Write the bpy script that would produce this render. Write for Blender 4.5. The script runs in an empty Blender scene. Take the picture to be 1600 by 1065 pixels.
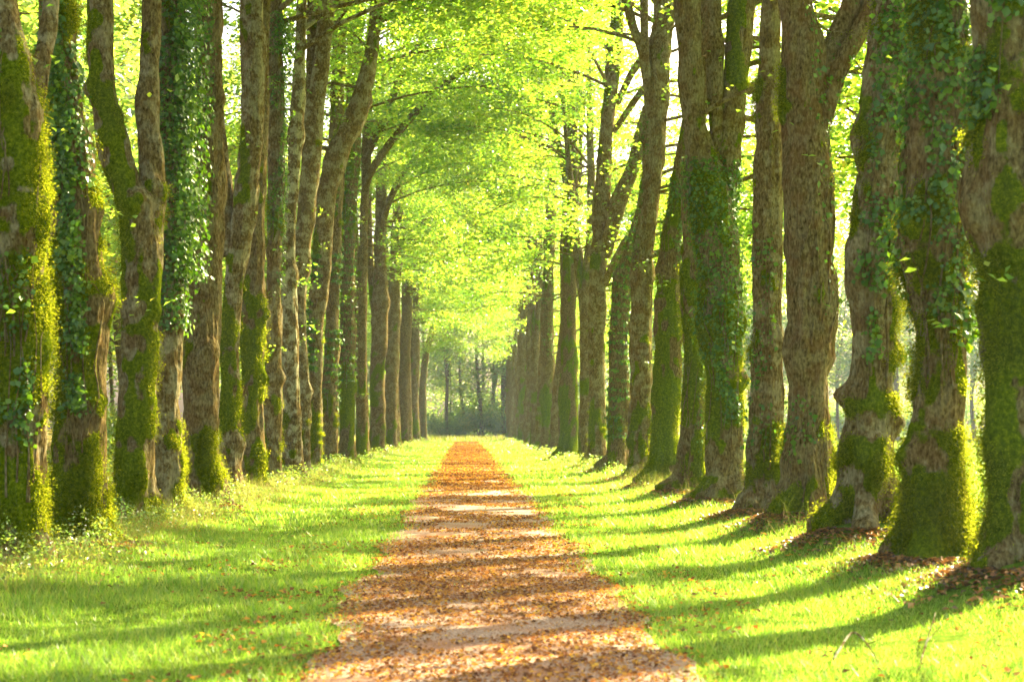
import bpy, math, random
import numpy as np
from mathutils import Vector

# ------------------------------------------------------------------ camera, sky, sun, exposure
sc = bpy.context.scene
C = sc.collection
F, CX, CY, CAMZ = 2600.0, 726.0, 667.0, 1.6          # focal length in photo pixels, vanishing point, eye height
cam_d = bpy.data.cameras.new('camera')
cam = bpy.data.objects.new('camera', cam_d); C.objects.link(cam); sc.camera = cam
cam.location = (0, 0, CAMZ); cam.rotation_euler = (math.radians(90), 0, 0)
cam_d.sensor_width = 36.0; cam_d.lens = 36.0 * F / 1600
cam_d.shift_x = (800 - CX) / 1600; cam_d.shift_y = (CY - 532.5) / 1600
cam_d.clip_start = 0.1; cam_d.clip_end = 3000
cam_d.dof.use_dof = True; cam_d.dof.focus_distance = 34; cam_d.dof.aperture_fstop = 2.8

SUN_AZ, SUN_EL = math.radians(46), math.radians(33)   # in front and to the right of the camera
w = bpy.data.worlds.new('World'); sc.world = w; w.use_nodes = True
nt = w.node_tree; nt.nodes.clear()
sky = nt.nodes.new('ShaderNodeTexSky'); sky.sky_type = 'NISHITA'; sky.sun_disc = False
sky.sun_elevation = SUN_EL; sky.sun_rotation = SUN_AZ; sky.dust_density = 6.0; sky.ozone_density = 0.4; sky.air_density = 1.0
bg = nt.nodes.new('ShaderNodeBackground'); bg.inputs['Strength'].default_value = 0.072
wo = nt.nodes.new('ShaderNodeOutputWorld')
nt.links.new(sky.outputs[0], bg.inputs[0]); nt.links.new(bg.outputs[0], wo.inputs[0])

sd = bpy.data.lights.new('sun', 'SUN'); sd.energy = 5.0; sd.angle = math.radians(0.55); sd.color = (1, 0.88, 0.66)
sun = bpy.data.objects.new('sun', sd); C.objects.link(sun)
sdir = Vector((math.cos(SUN_EL) * math.sin(SUN_AZ), math.cos(SUN_EL) * math.cos(SUN_AZ), math.sin(SUN_EL)))
sun.rotation_euler = sdir.to_track_quat('Z', 'Y').to_euler(); sun.location = sdir * 200

sc.view_settings.view_transform = 'Standard'; sc.view_settings.look = 'None'
sc.view_settings.gamma = 1; sc.view_settings.use_curve_mapping = False
sc.view_settings.exposure = 3.35
sc.view_settings.use_white_balance = True; sc.view_settings.white_balance_temperature = 7150; sc.view_settings.white_balance_tint = 16
cy = sc.cycles
cy.use_denoising = True
cy.max_bounces = 6; cy.diffuse_bounces = 4; cy.glossy_bounces = 1; cy.transmission_bounces = 4; cy.volume_bounces = 0
cy.sample_clamp_indirect = 6; cy.caustics_reflective = False; cy.caustics_refractive = False

# ------------------------------------------------------------------ numpy helpers
RNG = np.random.default_rng(11)
def _hash(ix, iy, iz, s):
    n = (ix * 374761393 + iy * 668265263 + iz * 2147483647 + s * 1274126177) & 0xFFFFFFFF
    n = ((n ^ (n >> 13)) * 1274126177) & 0xFFFFFFFF
    n = ((n ^ (n >> 16)) * 2246822519) & 0xFFFFFFFF
    return ((n ^ (n >> 15)) & 0xFFFF) / 65535.0
def vnoise(p, s=0):
    i = np.floor(p).astype(np.int64); f = p - i; f = f * f * (3 - 2 * f)
    r = 0
    for dx in (0, 1):
        for dy in (0, 1):
            for dz in (0, 1):
                wgt = (f[..., 0] if dx else 1 - f[..., 0]) * (f[..., 1] if dy else 1 - f[..., 1]) * (f[..., 2] if dz else 1 - f[..., 2])
                r = r + wgt * _hash(i[..., 0] + dx, i[..., 1] + dy, i[..., 2] + dz, s)
    return r * 2 - 1
def fbm(p, oct=3, s=0):
    a, r = 1.0, 0
    for k in range(oct):
        r = r + a * vnoise(p * 2 ** k, s + k); a *= .5
    return r
def sstep(a, b, x):
    t = np.clip((x - a) / (b - a), 0, 1); return t * t * (3 - 2 * t)

def build(name, V, Q, mat, parent=None, smooth=True):
    """one mesh object from vertex array V and face array Q (quads or triangles)"""
    me = bpy.data.meshes.new(name)
    V = np.asarray(V, np.float32); Q = np.asarray(Q, np.int32); k = Q.shape[1]
    me.vertices.add(len(V)); me.vertices.foreach_set('co', V.ravel())
    me.loops.add(Q.size); me.loops.foreach_set('vertex_index', Q.ravel())
    me.polygons.add(len(Q)); me.polygons.foreach_set('loop_start', np.arange(0, Q.size, k, dtype=np.int32))
    me.polygons.foreach_set('loop_total', np.full(len(Q), k, np.int32))
    me.polygons.foreach_set('use_smooth', np.full(len(Q), smooth, bool))
    me.materials.append(mat); me.update(calc_edges=True)
    o = bpy.data.objects.new(name, me); C.objects.link(o)
    if parent: o.parent = parent
    return o
def tag(o, label=None, cat=None, group=None, kind=None):
    for k, v in (('label', label), ('category', cat), ('group', group), ('kind', kind)):
        if v: o[k] = v
    return o
def thing(name, loc, label, cat, group=None, rz=0):
    o = bpy.data.objects.new(name, None); C.objects.link(o); o.location = loc; o.rotation_euler = (0, 0, rz)
    o.empty_display_size = .3
    return tag(o, label, cat, group)
def copy_tree(o, name=None):
    c = o.copy(); C.objects.link(c)
    for ch in o.children:
        d = ch.copy(); C.objects.link(d); d.parent = c
    return c

class Acc:
    def __init__(s): s.V = []; s.Q = []; s.A = []; s.n = 0
    def add(s, V, Q, A=None):
        s.V.append(V); s.Q.append(Q + s.n); s.n += len(V); s.A.append(np.zeros(len(V)) if A is None else A)
    def build(s, name, mat, parent=None, smooth=True):
        o = build(name, np.concatenate(s.V), np.concatenate(s.Q), mat, parent, smooth)
        a = o.data.attributes.new('moss', 'FLOAT', 'POINT'); a.data.foreach_set('value', np.concatenate(s.A).astype(np.float32))
        return o

def catmull(P, m):
    """resample control rows P (n,k) at m points, smooth"""
    P = np.asarray(P, float); n = len(P)
    if n < 3: t = np.linspace(0, n - 1, m); return np.stack([np.interp(t, np.arange(n), P[:, k]) for k in range(P.shape[1])], 1)
    E = np.vstack([2 * P[0] - P[1], P, 2 * P[-1] - P[-2]])
    t = np.linspace(0, n - 1 - 1e-6, m); i = t.astype(int); f = (t - i)[:, None]
    a, b, c, d = E[i], E[i + 1], E[i + 2], E[i + 3]
    return .5 * (2 * b + (c - a) * f + (2 * a - 5 * b + 4 * c - d) * f ** 2 + (3 * b - a - 3 * c + d) * f ** 3)

def tube(P, R, S, seed=0, rough=0.0, flare=None, burls=(), base_z=0.0, moss=None):
    """tapered tube of S sides round the points P with radii R; returns V, Q, N, TH"""
    P = np.asarray(P, float); R = np.asarray(R, float); n = len(P)
    T = np.gradient(P, axis=0); T /= np.linalg.norm(T, axis=1)[:, None] + 1e-9
    ref = np.zeros(3); ref[np.argmin(np.abs(T.mean(0)))] = 1
    if abs(T[:, 2].mean()) > .75: ref = np.array([0, 1., 0])
    U = np.cross(np.broadcast_to(ref, T.shape), T); U /= np.linalg.norm(U, axis=1)[:, None] + 1e-9
    W = np.cross(T, U)
    th = np.linspace(0, 2 * math.pi, S, endpoint=False)
    N = U[:, None, :] * np.cos(th)[None, :, None] + W[:, None, :] * np.sin(th)[None, :, None]
    rr = np.repeat(R[:, None], S, 1)
    if flare:
        z = np.clip(P[:, 2] - base_z, 0, None)[:, None]
        k1, k2, ph1, ph2 = flare[1]
        lobe = .55 + .45 * np.cos(k1 * th + ph1)[None] + .35 * np.cos(k2 * th + ph2)[None]
        rr = rr * (1 + flare[0] * np.exp(-z / .22) * np.clip(lobe, -.1, 2) + .16 * flare[0] * np.exp(-z / .6) * np.clip(lobe, 0, 2))
    V = P[:, None, :] + N * rr[..., None]
    if rough:
        q = V * np.array([1.7, 1.7, .75]) + seed * 7.13
        d = fbm(q, 2, seed) * .14 + fbm(V * np.array([5.5, 5.5, 1.6]) + seed, 2, seed + 9) * .075
        lum = np.clip(vnoise(V * np.array([1.9, 1.9, 1.3]) + seed * 3.3, seed + 20) - .28, 0, 1) * .62
        V = V + N * ((d + lum) * rough * rr)[..., None]
    M = np.zeros(V.shape[:2])
    if moss is not None:                                   # moss grows in raised cushions, bark cracks between them
        q = fbm(V * np.array([1.5, 1.5, .8]) + seed * 2.1, 3, 50) * .8 + fbm(V * np.array([5.5, 5.5, 3.5]) + seed, 2, 60) * .45
        q = q - .30 + (moss - .5) * 1.5 + .30 * np.clip(1 - V[..., 2] / 3.0, -1, 1) - .12 * N[..., 0] - .10 * N[..., 1]
        M = sstep(-.12, .22, q)
        fur = np.abs(vnoise(V * np.array([8, 8, 1.25]) + seed, 70)) - .3
        fur2 = np.abs(vnoise(V * np.array([17, 17, 3.2]) + seed, 71)) - .3
        lump = np.clip(vnoise(V * np.array([6, 6, 4.5]), 72) + .25, 0, 1)
        k_ = np.clip(rr / .3, .1, 1)
        V = V + N * (k_ * (fur * .060 * (1 - .6 * M) + fur2 * .030 * (1 - .6 * M) + M * (.004 + .040 * lump)))[..., None]
    tube.mask = M.ravel()
    for (bx, by, bz, br, bh) in burls:
        g = np.exp(-((V - np.array([bx, by, bz])) ** 2).sum(-1) / (br * br))
        V = V + N * (g * bh)[..., None]
    V = V.reshape(-1, 3)
    i = np.arange(n - 1)[:, None] * S; j = np.arange(S)[None]; j2 = (j + 1) % S
    Q = np.stack([i + j, i + j2, i + S + j2, i + S + j], -1).reshape(-1, 4)
    return V, Q, N.reshape(-1, 3)

def leaves(cen, nor, size, rng, wide=.62, fold=.12, tip=None):
    """kite shaped leaves: V (n*4,3), Q"""
    n = len(cen)
    nor = nor / (np.linalg.norm(nor, axis=1)[:, None] + 1e-9)
    if tip is None: tip = rng.normal(size=(n, 3))
    t = tip - nor * (tip * nor).sum(1)[:, None]; t /= np.linalg.norm(t, axis=1)[:, None] + 1e-9
    b = np.cross(nor, t); s = size[:, None]
    V = np.stack([cen - t * s * .5, cen - t * s * .08 + b * s * wide * .5 + nor * s * fold, cen + t * s * .5, cen - t * s * .08 - b * s * wide * .5 + nor * s * fold], 1).reshape(-1, 3)
    return V, np.arange(4 * n).reshape(-1, 4)

# ------------------------------------------------------------------ materials
class NM:
    def __init__(s, name):
        s.m = bpy.data.materials.new(name); s.m.use_nodes = True; s.t = s.m.node_tree; s.t.nodes.clear()
        s.out = s.t.nodes.new('ShaderNodeOutputMaterial')
    def n(s, typ, **kw):
        nd = s.t.nodes.new('ShaderNode' + typ)
        for k, v in kw.items():
            if k.startswith('i_'):
                nd.inputs[int(k[2:]) if k[2:].isdigit() else k[2:]].default_value = v
            else: setattr(nd, k, v)
        return nd
    def l(s, a, b): s.t.links.new(a, b)
    def pos(s, sx, sy, sz):
        g = s.n('NewGeometry'); m = s.n('VectorMath', operation='MULTIPLY'); s.l(g.outputs['Position'], m.inputs[0])
        m.inputs[1].default_value = (sx, sy, sz); return m.outputs[0]
    def noise(s, vec, scale, detail=4, rough=.6):
        nd = s.n('TexNoise'); nd.inputs['Scale'].default_value = scale; nd.inputs['Detail'].default_value = detail
        nd.inputs['Roughness'].default_value = rough; s.l(vec, nd.inputs['Vector']); return nd.outputs[0]
    def ramp(s, fac, stops):
        r = s.n('ValToRGB'); el = r.color_ramp.elements
        while len(el) < len(stops): el.new(.5)
        for e, (p, c) in zip(el, stops): e.position = p; e.color = (*c, 1) if len(c) == 3 else c
        s.l(fac, r.inputs[0]); return r.outputs[0]
    def math(s, op, a, b=None, clamp=False):
        m = s.n('Math', operation=op, use_clamp=clamp)
        for i, x in enumerate((a, b)):
            if x is None: continue
            if isinstance(x, (int, float)): m.inputs[i].default_value = x
            else: s.l(x, m.inputs[i])
        return m.outputs[0]
    def mix(s, fac, a, b):
        m = s.n('Mix', data_type='RGBA')
        for sock, x in ((m.inputs[0], fac), (m.inputs[6], a), (m.inputs[7], b)):
            if isinstance(x, (int, float)): sock.default_value = x
            elif isinstance(x, tuple): sock.default_value = (*x, 1)
            else: s.l(x, sock)
        return m.outputs[2]
    def step(s, x, a, b):
        m = s.n('MapRange', interpolation_type='SMOOTHSTEP'); s.l(x, m.inputs[0]); m.inputs[1].default_value = a; m.inputs[2].default_value = b
        return m.outputs[0]

def bark_material(name):
    k = NM(name)
    oi = k.n('ObjectInfo'); sep = k.n('SeparateColor'); k.l(oi.outputs['Color'], sep.inputs[0])
    p1 = k.pos(1, 1, .42); p2 = k.pos(1, 1, 1)
    fine = k.noise(p1, 30, 6, .62); mid = k.noise(p2, 3.2, 4, .6); big = k.noise(p2, 1.15, 3, .55)
    base = k.ramp(fine, [(.3, (.025, .017, .005)), (.46, (.115, .085, .028)), (.6, (.19, .15, .055)), (.76, (.32, .265, .125))])
    warm = k.mix(k.step(mid, .45, .62), base, (.15, .075, .022)); base = k.mix(k.math('MULTIPLY', sep.outputs[2], .42), base, warm)
    lich = k.math('MULTIPLY', k.step(k.noise(p2, 3.4, 6, .72), .47, .57), sep.outputs[1], True)
    base = k.mix(lich, base, k.ramp(fine, [(.3, (.22, .215, .10)), (.7, (.45, .44, .27))]))
    at = k.n('Attribute'); at.attribute_name = 'moss'
    moss = k.step(k.math('ADD', at.outputs['Fac'], k.math('MULTIPLY', k.math('SUBTRACT', k.noise(p2, 14, 5, .75), .5), 1.6)), .35, .75)
    mcol = k.ramp(k.noise(p2, 24, 6, .75), [(.30, (.022, .042, .002)), (.5, (.095, .14, .005)), (.70, (.24, .28, .012))])
    col = k.mix(moss, base, mcol)
    vor = k.n('TexVoronoi'); vor.inputs['Scale'].default_value = 13; k.l(p1, vor.inputs['Vector'])
    h = k.math('ADD', k.math('MULTIPLY', fine, .6), k.math('MULTIPLY', vor.outputs[0], .5))
    h = k.math('ADD', h, k.math('MULTIPLY', moss, k.math('MULTIPLY', k.noise(p2, 45, 3, .7), .8)))
    bp = k.n('Bump'); bp.inputs['Strength'].default_value = 1.0; bp.inputs['Distance'].default_value = .06; k.l(h, bp.inputs['Height'])
    b = k.n('BsdfDiffuse'); b.inputs['Roughness'].default_value = .8; k.l(col, b.inputs[0]); k.l(bp.outputs[0], b.inputs['Normal'])
    k.l(b.outputs[0], k.out.inputs[0]); return k.m

def leaf_material(name, stops, tstops, trans=.5, gloss=.04, grough=.35, patch=None):
    k = NM(name); g = k.n('NewGeometry')
    rnd = g.outputs['Random Per Island']
    if patch:                                             # neighbouring leaves share a tone, clump by clump
        big = k.noise(k.pos(1, 1, 1), patch, 2, .5)
        rnd = k.math('ADD', k.math('MULTIPLY', rnd, .55), k.math('MULTIPLY', k.math('SUBTRACT', big, .28), 1.0), True)
    c = k.ramp(rnd, stops); t = k.ramp(rnd, tstops)
    d = k.n('BsdfDiffuse'); k.l(c, d.inputs[0]); tr = k.n('BsdfTranslucent'); k.l(t, tr.inputs[0])
    mx = k.n('MixShader'); mx.inputs[0].default_value = trans; k.l(d.outputs[0], mx.inputs[1]); k.l(tr.outputs[0], mx.inputs[2])
    sh = mx.outputs[0]
    if gloss:
        gl = k.n('BsdfGlossy'); gl.inputs['Roughness'].default_value = grough; gl.inputs[0].default_value = (.9, .95, .85, 1)
        m2 = k.n('MixShader'); m2.inputs[0].default_value = gloss; k.l(sh, m2.inputs[1]); k.l(gl.outputs[0], m2.inputs[2]); sh = m2.outputs[0]
    k.l(sh, k.out.inputs[0]); return k.m

BARK = bark_material('mossy_bark')
LEAF = leaf_material('lime_leaf', [(0, (.035, .085, .008)), (.5, (.07, .13, .012)), (.85, (.14, .16, .015)), (1, (.26, .17, .015))],
                     [(0, (.07, .24, .010)), (.35, (.21, .47, .024)), (.78, (.48, .66, .05)), (1, (.74, .55, .05))], .55, .05, .42, .45)
FLEAF = leaf_material('forest_leaf', [(0, (.035, .075, .012)), (.6, (.07, .12, .015)), (1, (.14, .15, .015))],
                      [(0, (.07, .21, .03)), (.5, (.26, .46, .05)), (1, (.62, .58, .06))], .58, .05, .42, .3)
IVY = leaf_material('ivy_leaf', [(0, (.026, .085, .004)), (.6, (.065, .16, .006)), (1, (.14, .24, .014))],
                    [(0, (.03, .14, .006)), (1, (.18, .36, .01))], .32, .03, .36)
MOSS = leaf_material('moss_fuzz', [(0, (.03, .055, .003)), (.5, (.10, .145, .005)), (1, (.24, .26, .014))],
                     [(0, (.12, .18, .005)), (1, (.40, .42, .02))], .45, 0)
GRASS = leaf_material('grass_blade', [(0, (.05, .12, .004)), (.6, (.09, .175, .006)), (1, (.18, .225, .016))],
                      [(0, (.14, .38, .012)), (.6, (.26, .48, .03)), (1, (.48, .56, .10))], .5, .035, .4)
DRY = leaf_material('dry_stalk', [(0, (.07, .11, .01)), (.55, (.11, .14, .02)), (.8, (.22, .18, .06)), (1, (.34, .27, .13))],
                    [(0, (.16, .28, .02)), (.6, (.26, .30, .04)), (1, (.45, .34, .14))], .45, .0)
LITTER = leaf_material('autumn_leaf', [(0, (.06, .035, .02)), (.35, (.17, .085, .04)), (.6, (.29, .155, .06)), (.85, (.43, .20, .04)), (1, (.55, .36, .06))],
                       [(0, (.15, .05, .01)), (.5, (.45, .16, .02)), (1, (.6, .4, .04))], .25, .0, .3)
HEAP = leaf_material('brown_litter', [(0, (.05, .035, .018)), (.4, (.15, .085, .035)), (.75, (.33, .14, .035)), (1, (.50, .26, .06))],
                     [(0, (.08, .04, .01)), (1, (.4, .18, .03))], .2, .04, .35)

def ground_material():
    k = NM('lawn'); p = k.pos(1, 1, 1)
    n1 = k.noise(p, .35, 4, .6); n2 = k.noise(p, 9, 4, .7)
    c = k.ramp(n2, [(.3, (.045, .085, .010)), (.5, (.08, .145, .014)), (.7, (.13, .19, .02))])
    c = k.mix(k.math('MULTIPLY', k.step(n1, .5, .7), .45), c, (.20, .21, .03))
    g = k.n('NewGeometry'); sx = k.n('SeparateXYZ'); k.l(g.outputs['Position'], sx.inputs[0])
    lit = k.math('MULTIPLY', k.step(k.math('ADD', sx.outputs[0], k.math('MULTIPLY', k.noise(p, 1.2, 3, .6), 2.2)), -3.6, -5.6), k.step(k.noise(p, 1.7, 4, .65), .38, .55))
    c = k.mix(lit, c, k.ramp(n2, [(.3, (.06, .035, .016)), (.6, (.15, .085, .03)), (.8, (.24, .16, .05))]))
    bp = k.n('Bump'); bp.inputs['Strength'].default_value = .8; bp.inputs['Distance'].default_value = .03; k.l(k.noise(p, 30, 4, .7), bp.inputs['Height'])
    b = k.n('BsdfDiffuse'); k.l(c, b.inputs[0]); k.l(bp.outputs[0], b.inputs['Normal']); k.l(b.outputs[0], k.out.inputs[0]); return k.m
def path_material():
    k = NM('gravel'); p = k.pos(1, 1, 1)
    n2 = k.noise(p, 34, 5, .75); n1 = k.noise(p, 1.3, 3, .6)
    c = k.ramp(n2, [(.3, (.10, .068, .045)), (.5, (.29, .215, .145)), (.7, (.50, .395, .285))])
    c = k.mix(k.math('MULTIPLY', k.step(n1, .45, .65), .55), c, (.28, .13, .055))
    bp = k.n('Bump'); bp.inputs['Strength'].default_value = .7; bp.inputs['Distance'].default_value = .02; k.l(n2, bp.inputs['Height'])
    b = k.n('BsdfDiffuse'); k.l(c, b.inputs[0]); k.l(bp.outputs[0], b.inputs['Normal']); k.l(b.outputs[0], k.out.inputs[0]); return k.m

# ------------------------------------------------------------------ the rows as measured: (y, left, right) up the trunk
def wx(px, d): return (px - CX) * d / F
def wz(py, d): return CAMZ + (CY - py) * d / F
# each: distance, trunk profile, limbs [(y, centre, width)...], moss, lichen, warm, ivy patches, burls, label
RIGHT = [
 dict(d=14.8, t=[(930, 1545, 1672), (880, 1551, 1660), (700, 1546, 1652), (450, 1531, 1645), (330, 1505, 1640), (200, 1512, 1632), (0, 1514, 1618)], l=[],
      m=.50, li=.25, wa=.7, ivy=[(0, 190, -1, 1, 500)], b=[(1512, 320, .22, .05), (1560, 690, .16, .05)],
      label='thick brown trunk cut off by the right edge, nearest tree on the right'),
 dict(d=17.3, t=[(905, 1400, 1518), (850, 1416, 1512), (700, 1420, 1510), (550, 1425, 1510), (400, 1405, 1514), (200, 1414, 1506), (0, 1420, 1506)], l=[],
      m=.66, li=.2, wa=.45, ivy=[(-60, 540, -1, 1, 1900), (480, 580, .5, 1, 120)], b=[(1418, 712, .13, .10), (1412, 400, .2, .06), (1425, 790, .10, .05)],
      label='straight mossy trunk with ivy above and a round burl low on its left'),
 dict(d=20.4, t=[(850, 1302, 1394), (700, 1314, 1392), (550, 1325, 1398), (420, 1313, 1402), (300, 1328, 1412), (150, 1340, 1425), (0, 1358, 1432)],
      l=[], m=.42, li=.35, wa=.7, ivy=[(-40, 560, -.6, 1, 1500)],
      b=[(1318, 618, .13, .16), (1396, 660, .14, .13), (1398, 552, .13, .10), (1392, 768, .13, .10)],
      label='knobbly leaning trunk with burls on both sides rising from a mound of brown leaves'),
 dict(d=23.9, t=[(835, 1212, 1304), (700, 1226, 1297), (600, 1228, 1297), (450, 1225, 1301), (250, 1222, 1300), (100, 1218, 1294), (0, 1216, 1272)],
      l=[[(300, 1268, 50), (200, 1276, 46), (95, 1298, 40), (0, 1340, 36)], [(190, 1285, 30), (110, 1312, 30), (50, 1342, 28), (0, 1372, 26)]], m=.40, li=.15, wa=.95,
      ivy=[(0, 500, .1, 1, 260), (620, 720, -1, 0, 60)], b=[(1292, 560, .12, .05)],
      label='reddish brown trunk that forks at the top into limbs slanting right'),
 dict(d=27.3, t=[(818, 1142, 1232), (760, 1165, 1226), (600, 1172, 1225), (400, 1174, 1226), (200, 1180, 1226), (0, 1188, 1222)], l=[], m=.58, li=.35, wa=.55,
      ivy=[(330, 700, -1, .2, 220)], b=[], label='slim straight mossy trunk between the forked ivy tree and the reddish brown trunk'),
 dict(d=31.9, t=[(800, 1082, 1166), (740, 1098, 1162), (600, 1106, 1163), (500, 1098, 1163), (380, 1086, 1154), (290, 1072, 1142), (200, 1064, 1106), (100, 1056, 1098), (0, 1051, 1094)],
      l=[[(380, 1118, 46), (270, 1136, 46), (150, 1149, 46), (0, 1160, 44)], [(240, 1120, 16), (150, 1116, 24), (0, 1118, 26)]], m=.62, li=.25, wa=.5,
      ivy=[(250, 560, -1, 1, 2600), (560, 660, -.6, .8, 200)], b=[(1163, 505, .16, .10), (1160, 595, .14, .10)],
      label='forked trunk in the right row wrapped in dark ivy below its V'),
 dict(d=36.0, t=[(782, 1046, 1106), (740, 1058, 1104), (600, 1066, 1106), (400, 1064, 1108), (300, 1062, 1096), (120, 1084, 1110), (0, 1092, 1116)], l=[], m=.55, li=.2, wa=.75,
      ivy=[(560, 720, .2, 1, 150)], b=[], label='brown trunk half hidden behind the forked ivy-wrapped tree'),
 dict(d=41.0, t=[(768, 1000, 1064), (720, 1016, 1062), (600, 1021, 1063), (480, 1023, 1066), (400, 1027, 1064), (300, 1046, 1072), (150, 1070, 1092), (0, 1085, 1105)], l=[], m=.85, li=.05, wa=.3,
      ivy=[(280, 420, -1, 1, 500)], b=[(1030, 420, .2, .06)], label='trunk coated in bright green moss beside the vine-covered trunk'),
 dict(d=46.5, t=[(755, 976, 1026), (700, 984, 1021), (500, 985, 1019), (380, 990, 1024), (300, 1000, 1034), (200, 1006, 1042), (100, 1008, 1048), (0, 1024, 1056)],
      l=[[(160, 1016, 16), (90, 1004, 16), (40, 984, 14), (-20, 968, 12)], [(120, 1008, 12), (60, 1004, 12), (-20, 1000, 12)]], m=.32, li=.35, wa=.7,
      ivy=[(180, 420, -1, -.6, 260)], b=[], label='pinkish grey trunk with bare vines and a thin limb reaching left near the top'),
 dict(d=54.4, t=[(742, 940, 984), (700, 948, 982), (500, 952, 984), (420, 966, 996), (330, 992, 1016), (200, 1012, 1030), (0, 1020, 1038)], l=[], m=.6, li=.1, wa=.4,
      ivy=[(320, 690, -1.2, 1.2, 2400)], b=[], label='ivy-covered trunk leaning right behind the pinkish grey one'),
 dict(d=61.8, t=[(728, 915, 952), (680, 919, 948), (500, 918, 946), (400, 922, 948), (300, 928, 955), (200, 936, 960), (100, 946, 970), (0, 955, 976)],
      l=[[(400, 944, 14), (330, 962, 16), (260, 985, 14), (190, 1000, 12)], [(330, 950, 8), (280, 975, 9), (250, 1000, 8)], [(440, 946, 8), (390, 970, 10), (350, 1000, 10)], [(160, 965, 7), (120, 985, 8), (95, 1010, 7)], [(205, 960, 6), (170, 985, 7), (150, 1005, 6)]],
      m=.55, li=.35, wa=.35, ivy=[], b=[], label='tall grey-green trunk with many limbs branching to its right'),
 dict(d=78.6, t=[(714, 870, 908), (650, 874, 904), (500, 876, 902), (380, 880, 902), (270, 884, 904), (180, 888, 904), (60, 892, 906)], l=[[(300, 886, 9), (220, 872, 9), (150, 858, 8), (90, 850, 7)]], m=.85, li=.05, wa=.4,
      ivy=[], b=[], label='very mossy green trunk in the middle of the right row'),
 dict(d=98.8, t=[(702, 838, 868), (600, 845, 866), (400, 850, 866), (280, 855, 868), (150, 860, 872)], l=[], m=.5, li=.15, wa=.3, ivy=[(400, 560, -1, 1, 300)], b=[],
      label='dark slender trunk left of the very mossy green one in the right row'),
 dict(d=120, t=[(694, 824, 848), (560, 828, 846), (400, 832, 846), (280, 838, 848)], l=[], m=.5, li=.2, wa=.3, ivy=[], b=[], label='third trunk from the far end of the right row that shows separately'),
 dict(d=143, t=[(690, 807, 828), (560, 810, 826), (400, 815, 827), (340, 818, 827), (280, 820, 828)], l=[], m=.45, li=.2, wa=.3, ivy=[], b=[], label='second trunk from the far end of the right row'),
 dict(d=182, t=[(688, 789, 806), (600, 790, 804), (530, 792, 803), (430, 794, 803)], l=[], m=.35, li=.1, wa=.2, ivy=[], b=[], label='last trunk of the right row, dark bluish, beside the path end'),
]
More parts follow.
